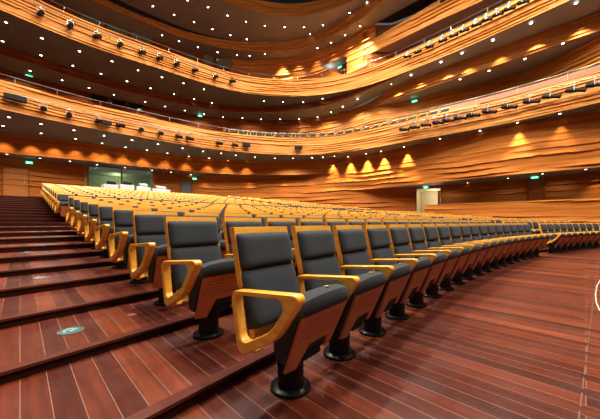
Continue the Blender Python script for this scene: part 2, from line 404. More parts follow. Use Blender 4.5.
# steps: (radius of nosing, height of the tread behind it)
steps = [(R0 + PITCH*k + .30, rowsZ[k+1]) for k in range(8)]
steps += [(R0 + 8*PITCH + .30, .80), (R0 + 9*PITCH + .43, .91), (rowsR[9]-.58, 1.02)]
steps += [(rowsR[9+j] + .30, rowsZ[10+j]) for j in range(9)]
steps += [(rowsR[18]+.45, rowsZ[18]+.13), (rowsR[18]+.95, LZ)]
TL, TR = -9.0, 21.0
ts = np.linspace(TL, TR, 121)
verts, faces = [], []
def floor_strip(f0, f1, z, name_z=None):
    base = len(verts)
    for t in ts: verts.extend([(t, f0(t), z), (t, f1(t), z)])
    for i in range(len(ts)-1): faces.append((base+2*i, base+2*i+2, base+2*i+3, base+2*i+1))
floor_strip(lambda t: -13.0, lambda t: arc_s(steps[0][0]+.03, t), 0.0)
for k, (r, z) in enumerate(steps):
    r2 = steps[k+1][0] if k+1 < len(steps) else r+9
    floor_strip(lambda t: arc_s(r, t), lambda t: arc_s(r2+.03, t), z)
me = bpy.data.meshes.new('floor'); me.from_pydata(verts, [], faces); me.materials.append(M['floor'])
S(link('floor', me), 'dark red hardwood plank floor rising in shallow steps', 'floor')
for k, (r, z) in enumerate(steps):
    zp = steps[k-1][1] if k else 0.0
    V, Fc, mi = [], [], []
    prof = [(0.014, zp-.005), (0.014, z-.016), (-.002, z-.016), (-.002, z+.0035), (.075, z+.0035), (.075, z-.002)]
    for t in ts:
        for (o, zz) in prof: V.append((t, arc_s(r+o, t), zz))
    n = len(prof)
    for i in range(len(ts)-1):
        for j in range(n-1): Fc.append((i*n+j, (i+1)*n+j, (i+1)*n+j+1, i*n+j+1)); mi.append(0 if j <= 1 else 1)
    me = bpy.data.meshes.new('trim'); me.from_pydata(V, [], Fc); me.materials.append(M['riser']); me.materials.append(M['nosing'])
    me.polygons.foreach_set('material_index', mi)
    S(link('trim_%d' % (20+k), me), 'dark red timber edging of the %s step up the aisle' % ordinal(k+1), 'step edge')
# wall closing the left of the house, and the pale seam in front
# ---------------------------------------------------------------- chairs
ARM = [(-.352, .695), (.19, .645), (.118, .272), (-.165, .432)]
def rounded(poly, rad, n=6):
    out = []
    k = len(poly)
    for i in range(k):
        p0, p1, p2 = Vector(poly[i-1]), Vector(poly[i]), Vector(poly[(i+1) % k])
        a = (p0-p1).normalized(); b = (p2-p1).normalized(); ang = a.angle(b); r = rad[i]
        d = r/math.tan(ang/2); c = p1 + (a+b).normalized()*(r/math.sin(ang/2))
        s0 = p1+a*d-c; s1 = p1+b*d-c
        a0 = math.atan2(s0.y, s0.x); a1 = math.atan2(s1.y, s1.x)
        da = (a1-a0+PI) % (2*PI)-PI
        for q in range(n+1): out.append(c + r*Vector((math.cos(a0+da*q/n), math.sin(a0+da*q/n))))
    return out
def ring_bm(x, n=6):
    outer = rounded(ARM, (.028, .055, .05, .30), n)
    def ins(poly, w):
        k = len(poly); res = []
        for i in range(k):
            p0, p1, p2 = Vector(poly[i-1]), Vector(poly[i]), Vector(poly[(i+1) % k])
            d0 = (p1-p0).normalized(); d1 = (p2-p1).normalized()
            cr = 1 if (Vector(poly[1])-Vector(poly[0])).cross(Vector(poly[2])-Vector(poly[1])) > 0 else -1
            n0 = Vector((-d0.y, d0.x))*cr; n1 = Vector((-d1.y, d1.x))*cr
            w0, w1 = w[i-1], w[i]
            A = p1+n0*w0; B = p1+n1*w1; den = d0.cross(d1)
            t = (B-A).cross(d1)/den; res.append(A+d0*t)
        return res
    inner_poly = ins(ARM, (.027, .034, .054, .050))
    inner = rounded(inner_poly, (.042, .04, .045, .20), n)
    bm = bmesh.new(); h = .031; k = len(outer); c = .006
    cen = Vector((sum(p.x for p in outer)/k, sum(p.y for p in outer)/k))
    loops = []
    def add(pts, xx): loops.append([bm.verts.new((x+xx, p.x, p.y)) for p in pts])
    sh = lambda pts, s: [p+(p-cen).normalized()*s for p in pts]
    add(outer, -h+c); add(outer, h-c); add(sh(outer, -c), h); add(sh(inner, c), h); add(inner, h-c); add(inner, -h+c); add(sh(inner, c), -h); add(sh(outer, -c), -h)
    for a, b in zip(loops, loops[1:]+loops[:1]):
        for i in range(k): bm.faces.new((a[i], a[(i+1) % k], b[(i+1) % k], b[i]))
    bmesh.ops.recalc_face_normals(bm, faces=bm.faces)
    return bm
def back_y(z): return .278 - .23*(1.0-z) + .02*(1-z)**2   # centre line of the reclined shell
def shell_bm(w=.246, seg=14, segx=8):
    """timber shell: thin curved board with returned side edges"""
    bm = bmesh.new(); zs = [.30+.707*i/seg for i in range(seg+1)]
    def yy(x, z): return back_y(z) + .012 - .02*(x/w)**2
    def hw(z): return w*(1 - .02*(1-z))*(1-.2*min(1, max(0, (.64-z)/.06)))
    fr, bk = [], []
    for z in zs:
        fr.append([bm.verts.new((hw(z)*(-1+2*i/segx), yy(hw(z)*(-1+2*i/segx), z)-.022, z)) for i in range(segx+1)])
        bk.append([bm.verts.new((hw(z)*(-1+2*i/segx), yy(hw(z)*(-1+2*i/segx), z)+.024, z)) for i in range(segx+1)])
    for j in range(seg):
        for i in range(segx):
            bm.faces.new((fr[j][i], fr[j][i+1], fr[j+1][i+1], fr[j+1][i]))
            bm.faces.new((bk[j][i+1], bk[j][i], bk[j+1][i], bk[j+1][i+1]))
        bm.faces.new((bk[j][0], fr[j][0], fr[j+1][0], bk[j+1][0]))
        bm.faces.new((fr[j][segx], bk[j][segx], bk[j+1][segx], fr[j+1][segx]))
    for i in range(segx):
        bm.faces.new((fr[seg][i], fr[seg][i+1], bk[seg][i+1], bk[seg][i])); bm.faces.new((bk[0][i], bk[0][i+1], fr[0][i+1], fr[0][i]))
    es = [e for e in bm.edges if len(e.link_faces) == 2 and e.calc_face_angle(0) > .8]
    bmesh.ops.bevel(bm, geom=es, offset=.006, segments=2, affect='EDGES')
    return bm
def pillow(bm, w, z0, z1, t0, t1, nx=10, nz=8, p=9.0):
    """upholstered pad lying on the front of the shell between heights z0..z1"""
    G = []
    for j in range(nz+1):
        v = .5-.5*math.cos(PI*j/nz); z = z0+(z1-z0)*v; row = []
        for i in range(nx+1):
            u = -math.cos(PI*i/nx)
            e = (1-abs(u)**p)*(1-abs(2*v-1)**p); th = (t0+(t1-t0)*v)*max(0, e)**.5
            x = u*w*(1-.03*(abs(2*v-1)**12))
            row.append(bm.verts.new((x, back_y(z)-.012-.01*(x/.26)**2-th, z)))
        G.append(row)
    for j in range(nz):
        for i in range(nx): bm.faces.new((G[j][i], G[j][i+1], G[j+1][i+1], G[j+1][i]))
def panel_outline():
    return [(-.205,.215), (-.105,.20), (-.060,.345), (.125,.345), (.15,.262), (.205,.275), (.225,.55), (-.225,.55)]
def panel_y(z): return -.288 + (.59-z)*.42
def panel_bm():
    bm = bmesh.new(); o = panel_outline(); a, b = [], []
    for x, z in o:
        a.append(bm.verts.new((x, panel_y(z)-.008, z))); b.append(bm.verts.new((x, panel_y(z)+.010, z)))
    L = [(7,0,2,None)]
    # front split into convex pieces: left leg, right leg, upper field
    for s, rev in ((a, False), (b, True)):
        for q in ((0,1,2,7), (4,5,6,3), (2,3,6,7)):
            f = [s[i] for i in q]; bm.faces.new(f[::-1] if rev else f)
    for i in range(8):
        j = (i+1) % 8; bm.faces.new((a[j], a[i], b[i], b[j]))
    return bm
def cushion_bm(w=.228, nx=10, na=14):
    """folded-up seat cushion: a rounded slab tilted forward behind the timber panel"""
    bm = bmesh.new(); G = []
    prof = []
    # outline in (y,z): starts at lower front, up the front, over the rounded top, down the rear
    for (dy, z) in [(-.01,.24), (-.012,.40), (-.018,.545), (-.044,.565), (-.042,.62), (-.012,.655), (.05,.668), (.10,.65), (.135,.60), (.145,.50), (.14,.40), (.11,.32), (.06,.25)]:
        prof.append((panel_y(z)+.022+dy, z))
    for (y, z) in prof:
        row = []
        for i in range(nx+1):
            u = -1+2*i/nx; k = 1-abs(u)**3
            cy = panel_y(.48)+.06; cz = .48
            row.append(bm.verts.new((u*w, cy+(y-cy)*(.78+.22*k), cz+(z-cz)*(.84+.16*k))))
        G.append(row)
    m = len(prof)
    for j in range(m):
        j2 = (j+1) % m
        for i in range(nx): bm.faces.new((G[j][i], G[j][i+1], G[j2][i+1], G[j2][i]))
    bm.faces.new([G[j][0] for j in range(m)]); bm.faces.new([G[j][nx] for j in range(m)][::-1])
    bmesh.ops.recalc_face_normals(bm, faces=bm.faces)
    return bm
def make_chair():
    root = empty('auditorium_chair', (0, 0, 0))
    sh = bm_obj('back_shell', shell_bm(), M['chair_wood'], root, True, 35)
    bm = bmesh.new(); pillow(bm, .243, .750, .968, .062, .055, 14, 12); bm_obj('headrest_pad', bm, M['fabric'], root, True, 60)
    bm = bmesh.new(); pillow(bm, .243, .40, .754, .090, .050, 14, 12); bm_obj('back_pad', bm, M['fabric'], root, True, 60)
    cu = bm_obj('seat_cushion', cushion_bm(), M['fabric'], root, True, 50)
    bm = bmesh.new(); box(bm, (.02, panel_y(.66)+.062, .670), (.034, .022, .004), Matrix.Rotation(-.1, 4, 'X'))
    tag(bm_obj('number_plate', bm, M['gold'], cu), 'small brass seat number plate')
    bm_obj('seat_panel', panel_bm(), M['panel'], root)
    bm_obj('armrest', ring_bm(-.29), M['chair_wood'], root, True, 40)
    bm = bmesh.new(); box(bm, (-.245, .08, .31), (.05, .09, .035), Matrix.Rotation(-.35, 4, 'X'), bev=.004); bm_obj('armrest_bracket', bm, M['chair_wood'], root)
    bm = bmesh.new(); box(bm, (.03, -.030, .29), (.172, .24, .125), bev=.01); bm_obj('hinge_box', bm, M['matte_black'], root)
    bm = bmesh.new(); lathe(bm, [(0,.30), (.082,.30), (.082,.02), (0,.02)], 24)
    for zz in (.06, .10, .14, .18):   # vent beads round the column
        for q in range(20):
            a = 2*PI*(q+.5*(zz in (.10, .18)))/20
            box(bm, (.0825*math.cos(a), .0825*math.sin(a), zz), (.004, .008, .008), Matrix.Rotation(a, 4, 'Z'))
    pd = bm_obj('pedestal', bm, M['black'], root, True, 40)
    bm = bmesh.new(); lathe(bm, [(0,.001), (.125,.001), (.128,.008), (.125,.020), (.108,.028), (.09,.031), (0,.031)], 32)
    bm_obj('base_flange', bm, M['black'], pd, True, 40)
    return root
def join_low():
    """one light mesh of the same chair for seats too far off to show parts"""
    bm = bmesh.new()
    def merge(b, mi):
        me = bpy.data.meshes.new('tmp'); b.to_mesh(me); b.free(); n0 = len(bm.faces); bm.from_mesh(me); bm.faces.ensure_lookup_table()
        for f in bm.faces[n0:]: f.material_index = mi
        bpy.data.meshes.remove(me)
    merge(shell_low(), 0)
    b = bmesh.new(); pillow(b, .243, .750, .968, .062, .055, 6, 6); pillow(b, .243, .42, .754, .09, .05, 4, 4); merge(b, 1)
    merge(cushion_bm(nx=4), 1); merge(panel_bm(), 2); merge(ring_bm(-.29, 2), 0)
    b = bmesh.new(); lathe(b, [(0,.34), (.08,.34), (.08,.03), (.14,.025), (.14,.001), (0,.001)], 8); merge(b, 3)
    return bm
def shell_low(): return shell_bm(seg=4, segx=2)
low_mats = [M['chair_wood'], M['fabric'], M['panel_plain'], M['black']]
low_bm = join_low()
low_me = bpy.data.meshes.new('auditorium_chair_far'); low_bm.to_mesh(low_me)
for m_ in low_mats: low_me.materials.append(m_)
for p in low_me.polygons: p.use_smooth = True
low_me.set_sharp_from_angle(angle=math.radians(40))
ring_low = ring_bm(.29, 2); ring_hi = None
proto = make_chair()
def kids(o): return [c for c in bpy.data.objects if c.parent == o]
PROTO = [(c, kids(c)) for c in kids(proto)]
def copy_chair():
    r = proto.copy(); COL.objects.link(r)
    for c, gs in PROTO:
        d = c.copy(); COL.objects.link(d); d.parent = r
        for g in gs: h = g.copy(); COL.objects.link(h); h.parent = d
    return r
SP = .58
spots = []
def wall_margin(t, s):   # keep clear of the curved back wall
    d = np.min(np.hypot(pW.p[:, 0]-t, pW.p[:, 1]-s)); a = math.hypot(t-4, s-4)
    k = np.argmin(np.hypot(pW.p[:, 0]-t, pW.p[:, 1]-s)); b = math.hypot(pW.p[k, 0]-4, pW.p[k, 1]-4)
    return d if a < b else -d
for k, (r, z) in enumerate(zip(rowsR, rowsZ)):
    for blk, (t0, n) in enumerate(((1.19, 18), (12.55, 10))):
        for i in range(n):
            t = t0 + SP*i + (.02 if k == 0 else -.045 if blk == 0 else 0); s = arc_s(r, t)
            if t > 17.95 or wall_margin(t, s) < 1.0: continue
            th = math.asin((t-AC[0])/r)
            spots.append(dict(k=k, b=blk, i=i, t=t, s=s, z=z, th=th, d=math.hypot(t, s)))
last = {}
for q in spots: last[(q['k'], q['b'])] = max(last.get((q['k'], q['b']), 0), q['i'])
spots.sort(key=lambda q: q['d'])
N_IND, N_PARTS = 265, 150
far_bm = bmesh.new()
first = True
arm_me = bpy.data.meshes.new('armrest_right'); rb = ring_bm(.29); rb.to_mesh(arm_me)
arm_me.materials.append(M['chair_wood'])
for p in arm_me.polygons: p.use_smooth = True
arm_me.set_sharp_from_angle(angle=math.radians(40))
def place_name(q):
    row = 'front row' if q['k'] == 0 else ONES[q['k']] + ' row' if q['k'] < 19 else 'rear row'
    if q['b'] == 0:
        n = q['i']+1
        pos = 'at the left aisle end' if n == 1 else ordinal(n) + ' from the left aisle'
        return '%s, %s' % (row, pos)
    n = q['i']+1
    return '%s right block, %s' % (row, 'at its aisle end' if n == 1 else ordinal(n) + ' from its aisle')
for idx, q in enumerate(spots):
    if idx < N_IND:
        if idx < N_PARTS:
            o = proto if first else copy_chair(); first = False
            if last[(q['k'], q['b'])] == q['i']: a = link('armrest', arm_me, o)
        else:
            o = link('auditorium_chair', low_me)
        o.location = (q['t'], q['s'], q['z']); o.rotation_euler = (0, 0, -q['th'])
        tag(o, 'grey padded timber theatre seat, ' + place_name(q), 'chair', 'folding theatre seats in the stalls')
    else:
        b = low_bm.copy(); me = bpy.data.meshes.new('t'); b.to_mesh(me); b.free()
        n0 = len(far_bm.verts); far_bm.from_mesh(me); bpy.data.meshes.remove(me); far_bm.verts.ensure_lookup_table()
        bmesh.ops.transform(far_bm, matrix=Matrix.Translation((q['t'], q['s'], q['z'])) @ Matrix.Rotation(-q['th'], 4, 'Z'), verts=far_bm.verts[n0:])
far = bm_obj('auditorium_chairs', far_bm, low_mats)
tag(far, 'distant rows of grey padded timber theatre seats in the rear stalls', 'chairs', kind='stuff')

# balcony seats peeping over the lower balcony front
def along(plan, lo, hi, spacing, off):
    px, P, u = plan.resamp(lo, hi, .02); out = []; d = 0
    while d < u[-1]:
        i = int(np.searchsorted(u, d)); n = plan.nrm(px[i]); out.append((px[i], P[i]-n*off, n)); d += spacing
    return out
for nm, lo, hi, sp, off, z in (('front row', 234, 448, .64, .85, 7.12), ('second row', 231, 309, .64, 1.75, 7.45)):
    for j, (px, p, n) in enumerate(along(pF1, lo, hi, sp, off)):
        o = link('balcony_chair', low_me); o.location = (p[0], p[1], z); o.rotation_euler = (0, 0, math.atan2(n[1], n[0])+PI/2)
        tag(o, 'theatre seat on the lower balcony, %s, %s from the left' % (nm, ordinal(j+1)), 'chair', 'seats on the lower balcony')

# ---------------------------------------------------------------- side parapet of the stalls
PT = 18.45
def parapet():
    n = 80; s = np.linspace(7.3, -11, n); nz = 52; zz = np.linspace(0, 2.1, nz)
    U, Z = np.meshgrid(s, zz, indexing='ij')
    D = relief(U+40, Z, .24, .09, 12.2)
    G = np.stack([PT-D, U, Z], 2)
    o = grid_obj('wall_right', G, M['deep_wood'], None, np.stack([U, Z], 2))
    bm = bmesh.new(); box(bm, (PT+.1, -1.85, 2.1), (.24, 18.3, .04)); box(bm, (PT+.1, 7.28, 1.05), (.2, .04, 2.1)); box(bm, (PT+.19, -1.85, 1.05), (.02, 18.3, 2.1))
    bm_obj('coping', bm, M['door_wood'], o)
    return o
S(parapet(), 'low timber side wall beside the stalls seats at right', 'wall')
# pale gallery parapet on the lower balcony's right side
def gallery_wall():
    px = np.linspace(425, 700, 90); P = np.array([pF1.at(q)-1.35*pF1.nrm(q) for q in px]); zz = np.linspace(7.0, 8.3, 30)
    u = np.concatenate([[0], np.cumsum(np.linalg.norm(np.diff(P, axis=0), axis=1))])
    U, Z = np.meshgrid(u, zz, indexing='ij')
    G = np.stack([np.repeat(P[:, :1], 30, 1), np.repeat(P[:, 1:], 30, 1), Z], 2)
    return grid_obj('wall_right', G, M['pale_wood'], None, np.stack([U, Z], 2))
S(gallery_wall(), 'pale timber wall behind the right side of the lower balcony', 'wall')

# ---------------------------------------------------------------- doors, windows, signs
def wall_frame(plan, px, off=0.0):
    p = plan.at(px)+off*plan.nrm(px); n = plan.nrm(px); return p, n, math.atan2(n[1], n[0])+PI/2   # local -Y faces the hall
def door(n_, plan, px0, px1, y_top, z_bot, mat, label, double=False, off=.10):
    pm = (px0+px1)/2; p, n, a = wall_frame(plan, pm, off)
    w = np.linalg.norm(plan.at(px1)-plan.at(px0)); zt = plan.z_at(pm, y_top)
    r = empty('door_%d' % n_, (p[0], p[1], z_bot), a); S(r, label, 'door')
    h = zt-z_bot; k = 2 if double else 1
    for i in range(k):
        bm = bmesh.new(); lw = w/k; box(bm, (-w/2+lw*(i+.5), .02, h/2), (lw-.02, .05, h), bev=.005); lf = bm_obj('door_leaf', bm, mat, r)
        bm = bmesh.new(); tube(bm, [(-w/2+lw*(i+.5)+(.35*lw)*(1 if i == 0 else -1), -.05, 1.0+q) for q in (0, .3)], .015); bm_obj('door_handle', bm, M['steel'], lf)
    bm = bmesh.new()
    for x in (-w/2-.03, w/2+.03): box(bm, (x, 0, h/2), (.06, .09, h))
    box(bm, (0, 0, h+.03), (w+.12, .09, .06)); bm_obj('door_frame', bm, M['red_wood'], r)
zr = LZ
door(1, pW, 3, 27.5, 168, zr, M['door_wood'], 'wide timber door at the top of the left aisle', False, .06)
door(2, pW, 180.5, 191, 180.5, 1.9, M['door_grey'], 'grey double door in the back wall right of the control room', True)
door(3, pW, 529, 545, 179.5, .0, M['red_wood'], 'dark timber door under the green sign at far right')
# control room behind the glass
def niche(name, plan, px0, px1, zb, zt, dep, mat, label, cat):
    a, b = plan.at(px0), plan.at(px1); n = plan.nrm((px0+px1)/2); A, B = a-n*dep, b-n*dep
    V = [(*a, zb), (*b, zb), (*b, zt), (*a, zt), (*A, zb), (*B, zb), (*B, zt), (*A, zt)]
    me = bpy.data.meshes.new(name); me.from_pydata(V, [], [(4,5,6,7), (0,1,5,4), (3,7,6,2), (0,4,7,3), (1,2,6,5)]); me.materials.append(mat)
    return S(link(name, me), label, cat)
niche('wall_back', pW, 83, 155, 2.2, 4.75, 2.5, M['green_wall'], 'pale green control room behind the rear window', 'room')
niche('wall_right', pW, 414, 442.5, 0.0, 3.4, 2.2, M['cream'], 'lit cream corridor behind the open side doorway', 'corridor')
def light(name, kind, loc, power, col=(1,.86,.66), size=.1, rot=None, spot=None, blend=.6):
    l = bpy.data.lights.new(name, kind); l.energy = power; l.color = col
    if kind in ('POINT', 'SPOT'): l.shadow_soft_size = size
    if kind == 'SPOT': l.spot_size = math.radians(spot); l.spot_blend = blend
    if kind == 'AREA': l.size = size
    o = link(name, l); o.location = loc
    if rot: o.rotation_euler = rot
    return o
pw = pW.at(118)-pW.nrm(118)*1.2; light('control_room_light', 'POINT', (pw[0], pw[1], 4.4), 60, (.95,1,.70), .2)
pw = pW.at(432)-pW.nrm(432)*1.2; light('corridor_light', 'POINT', (pw[0], pw[1], 2.9), 34, (1,.86,.6), .1)
def glass_mat():
    m, nt, b = new_mat('clear_glass')
    tr = nt.nodes.new('ShaderNodeBsdfTransparent'); tr.inputs[0].default_value = (.85,.92,.82,1)
    gl = nt.nodes.new('ShaderNodeBsdfGlossy'); gl.inputs['Roughness'].default_value = .03
    mx = nt.nodes.new('ShaderNodeMixShader'); mx.inputs[0].default_value = .12
    nt.links.new(tr.outputs[0], mx.inputs[1]); nt.links.new(gl.outputs[0], mx.inputs[2]); nt.links.new(mx.outputs[0], nt.nodes['Material Output'].inputs[0])
    return m
M['glass'] = glass_mat()
def ctrl_window():
    a, b = pW.at(W1[0]), pW.at(W1[1]); c = (a+b)/2; n = pW.nrm(119); ang = math.atan2(n[1], n[0])+PI/2; w = np.linalg.norm(b-a)
    zb = pW.z_at(119, 188); zt = pW.z_at(119, 168)
    r = empty('window_1', (c[0]+.05*n[0], c[1]+.05*n[1], zb), ang); S(r, 'wide glazed control room window in the back wall', 'window')
    h = zt-zb
    bm = bmesh.new(); box(bm, (0, 0, h+.06), (w+.3, .12, .14)); box(bm, (0, 0, -.05), (w+.3, .12, .12))
    for x in (-w/2-.07, w/2+.07): box(bm, (x, 0, h/2), (.16, .12, h))
    bm_obj('window_frame', bm, M['door_wood'], r)
    bm = bmesh.new(); box(bm, (.0, 0, h/2), (.10, .1, h)); bm_obj('mullion', bm, M['red_wood'], r)
    bm = bmesh.new(); box(bm, (0, .03, h/2), (w, .01, h)); bm_obj('pane', bm, M['glass'], r)
ctrl_window()
def panel_window(n_, plan, px0, px1, y0, y1, mat, label, off=.12):
    pm = (px0+px1)/2; p, n, a = wall_frame(plan, pm, off); w = np.linalg.norm(plan.at(px1)-plan.at(px0))
    zt, zb = plan.z_at(pm, y0), plan.z_at(pm, y1)
    r = empty('window_%d' % n_, (p[0], p[1], zb), a); S(r, label, 'window'); h = zt-zb
    bm = bmesh.new(); box(bm, (0, .03, h/2), (w, .03, h)); bm_obj('pane', bm, mat, r)
    bm = bmesh.new()
    for x in (-w/2, w/2): box(bm, (x, 0, h/2), (.05, .06, h))
    for z in (0, h): box(bm, (0, 0, z), (w+.05, .06, .05))
    bm_obj('window_frame', bm, M['red_wood'], r)
for j, (a, b, y0, y1, nm) in enumerate(((90,107,95.5,103.5,'left'), (109,125,99,107.5,'middle'), (127,143,103,111,'right'))):
    panel_window(2+j, pC, a, b, y0, y1, M['dark_glass'], '%s of three dark windows at the back of the lower balcony' % nm)
for j, (a, b, y0, y1, nm) in enumerate(((80,104,15,31,'leftmost pale green'), (106,128,25,38,'second pale green'), (130,151,34,47,'third pale green'), (186,194,55,61.5,'small'), (203,213,55.5,66,'pale green'), (216,231,58.5,69,'darker green'))):
    panel_window(5+j, pE, a, b, y0, y1, M['glass_green'], '%s window box behind the upper balcony front' % nm)
def exit_sign(plan, px, py, w, label, off=.16):
    w *= .65; hh = .13
    z = plan.z_at(px, py); p, n, a = wall_frame(plan, px, off)
    r = empty('exit_sign', (p[0], p[1], z-.12), a); tag(r, label, 'sign', 'green exit signs')
    bm = bmesh.new(); box(bm, (0, .03, .12), (w+.04, .05, hh+.04), bev=.006); bm_obj('housing', bm, M['matte_black'], r)
    bm = bmesh.new(); box(bm, (0, 0, .12), (w, .02, hh)); bm_obj('lit_face', bm, M['exit'], r)
    bm = bmesh.new()     # running figure and arrow
    box(bm, (-.10*w/.5, -.012, .185), (.035, .006, .035)); box(bm, (-.10*w/.5, -.012, .13), (.03, .006, .07), Matrix.Rotation(.3, 4, 'Y'))
    box(bm, (-.13*w/.5, -.012, .07), (.025, .006, .07), Matrix.Rotation(.7, 4, 'Y')); box(bm, (-.07*w/.5, -.012, .07), (.025, .006, .07), Matrix.Rotation(-.5, 4, 'Y'))
    fg = bm_obj('running_figure', bm, M['exit_white'], r); bm = bmesh.new()
    box(bm, (.09*w/.5, -.012, .12), (.12*w/.5, .006, .03)); box(bm, (.14*w/.5, -.012, .135), (.07, .006, .025), Matrix.Rotation(.8, 4, 'Y')); box(bm, (.14*w/.5, -.012, .105), (.07, .006, .025), Matrix.Rotation(-.8, 4, 'Y'))
    ar = bm_obj('arrow', bm, M['exit_white'], r)
    for o_ in (fg, ar): o_.scale = (.9, 1, .60); o_.location = (0, 0, .048)
    light('exit_glow', 'POINT', (p[0]+n[0]*.25, p[1]+n[1]*.25, z), 1.0, (.05,1,.45), .12)
exit_sign(pW, 28.5, 163, .5, 'green exit sign over the door at the top of the left aisle')
exit_sign(pW, 194, 179, .5, 'green exit sign beside the grey double door in the back wall')
exit_sign(pC, 28, 76, .5, 'green exit sign at the left of the lower balcony back wall')
exit_sign(pC, 199.5, 116.5, .5, 'green exit sign mid way along the lower balcony back wall')
exit_sign(pW, 427, 187.5, .45, 'round green exit light above the open side doorway')
exit_sign(pW, 536, 177.5, .5, 'green exit light above the dark side door at far right')
exit_sign(pR1, 415.5, 102, .55, 'green exit sign on the right wall of the lower balcony')
exit_sign(pR2, 341.5, 68, .6, 'green exit sign in the upper corner doorway')
# jambs of the side doorway
bm = bmesh.new()
for px in DOOR:
    p, n, a = wall_frame(pW, px, .08); box(bm, (p[0], p[1], 1.6), (.12, .16, 3.2), Matrix.Rotation(a, 4, 'Z'))
o = bm_obj('door_4', bm, M['red_wood']); S(o, 'dark timber frame of the open side doorway', 'door')

# ---------------------------------------------------------------- mixing position at the rear of the stalls
def at_floor(px, s):    # point on the ray of column px at given s
    k = (px-300)/F; Y = s/(k*RT[1]+FW[1]); return plan_pt(px, Y)
for j, (px, w, h, m, lab) in enumerate(((110, .88, 1.02, 'white', 'white covered console desk at the rear of the stalls, leftmost'), (126, .88, 1.08, 'white', 'white covered console desk under the control room window, middle'),
                                      (142, .95, 1.02, 'white', 'white covered console desk in front of the window, third from left'), (160, 1.3, .95, 'white', 'long white covered desk at the right end of the console row'))):
    t, s = at_floor(px, 22.35 - .02*j); zb = LZ
    r = empty('console_desk', (t, s, zb), .05); tag(r, lab, 'desk', 'covered console desks')
    bm = bmesh.new(); box(bm, (0, 0, h+.02), (w, .6, .05), bev=.01); bm_obj('desk_top', bm, M['white'], r)
    bm = bmesh.new(); box(bm, (0, 0, h/2), (w-.04, .64, h), bev=.02); bm_obj('cloth_skirt', bm, M['white'], r)
    bm = bmesh.new(); box(bm, (.1, .05, h+.16), (w*.5, .35, .24), Matrix.Rotation(.3, 4, 'X'), bev=.02); bm_obj('console', bm, M['matte_black'] if j in (0, 1) else M['white'], r)

# ---------------------------------------------------------------- handrails, lighting pipes
def rail(name, plan, lo, hi, off, z, post, label, cat, r=.016, every=1.8):
    px, P, u = plan.resamp(lo, hi, .3); n = [plan.nrm(a) for a in px]
    pts = [Vector((*(p+off*q), z)) for p, q in zip(P, n)]
    root = empty(name, (pts[0].x, pts[0].y, z-post)); tag(root, label, cat); o0 = Vector(root.location)
    bm = bmesh.new(); tube(bm, [p-o0 for p in pts], r, 6); bm_obj('rail_tube', bm, M['steel'], root, True)
    d = .2; k = 0
    while d < u[-1]:
        i = int(np.searchsorted(u, d)); i = min(i, len(pts)-1)
        bm = bmesh.new(); c = pts[i]-o0
        if post > 0: tube(bm, [c, c-Vector((0, 0, post))], .016, 6)
        else:
            q = n[i]; tube(bm, [c, c-Vector((q[0]*off, q[1]*off, 0))], .014, 6)
        bm_obj('post' if post > 0 else 'bracket', bm, M['steel'], root); d += every
    return root
rail('handrail', pF1, LO, 320, -.10, 7.80, .32, 'thin steel handrail along the back of the lower balcony', 'handrail')
rail('handrail', pF1, 330, 700, -.45, 8.05, 1.0, 'thin steel handrail along the right side of the lower balcony', 'handrail')
rail('handrail', pF2, LO, 330, -.10, 12.25, .34, 'thin steel handrail along the back of the upper balcony', 'handrail')
rail('handrail', pF2, 340, 700, -.35, 12.45, .55, 'thin steel handrail along the right side of the upper balcony', 'handrail')
rail('handrail', pE, 377, 700, -.05, 14.95, .25, 'thin steel handrail on the top right gallery', 'handrail')
rail('lighting_pipe', pF1, 10, 262, .30, 6.90, 0, 'lighting pipe on the back lower balcony front', 'pipe', .025, 1.5)
rail('lighting_pipe', pF1, 395, 700, .32, 7.20, 0, 'lighting pipe on the right lower balcony front', 'pipe', .03, .9)
rail('lighting_pipe', pF2, 25, 240, .30, 11.50, 0, 'lighting pipe on the back upper balcony front', 'pipe', .025, 1.5)
rail('lighting_pipe', pF2, 398, 700, .32, 11.75, 0, 'lighting pipe on the right upper balcony front', 'pipe', .03, .9)

# ---------------------------------------------------------------- spotlights
def make_spot(L=.62, r=.10):
    """fixture hanging below its clamp; local -Y is the beam"""
    root = empty('stage_spotlight', (0, 0, 0))
    T = Matrix.Translation((0, 0, -.30)) @ Matrix.Rotation(math.radians(18), 4, 'X') @ Matrix.Rotation(PI/2, 4, 'X')
    bm = bmesh.new(); lathe(bm, [(0,-L*.45), (r*.8,-L*.45), (r*1.05,-L*.38), (r*1.05,-.02), (r*.85,.0), (r*.85,.06), (0,.06)], 14, T); h = bm_obj('housing', bm, M['matte_black'], root, True, 35)
    bm = bmesh.new(); lathe(bm, [(0,.05), (r*.78,.05), (r*.78,L*.45), (r*.95,L*.45), (r*.95,L*.55), (r*.8,L*.55), (r*.72,L*.50)], 14, T); b = bm_obj('lens_barrel', bm, M['matte_black'], root, True, 35)
    bm = bmesh.new(); lathe(bm, [(0,L*.50), (r*.74,L*.49)], 14, T); bm_obj('lens', bm, M['dark_glass'], b)
    bm = bmesh.new()
    for x in (-1, 1): box(bm, (x*r*1.15, 0, -.19), (.012, .03, .26))
    box(bm, (0, 0, -.07), (r*2.4, .03, .012)); bm_obj('yoke', bm, M['steel'], root)
    bm = bmesh.new(); box(bm, (0, 0, -.02), (.05, .06, .10), bev=.008); bm_obj('clamp', bm, M['steel'], root)
    return root
spA = make_spot(.50, .115); spB = make_spot(.68, .10); spC = make_spot(.47, .09); SPK = {}
for s_ in (spA, spB, spC): SPK[s_] = [(c, kids(c)) for c in kids(s_)]
used = set()
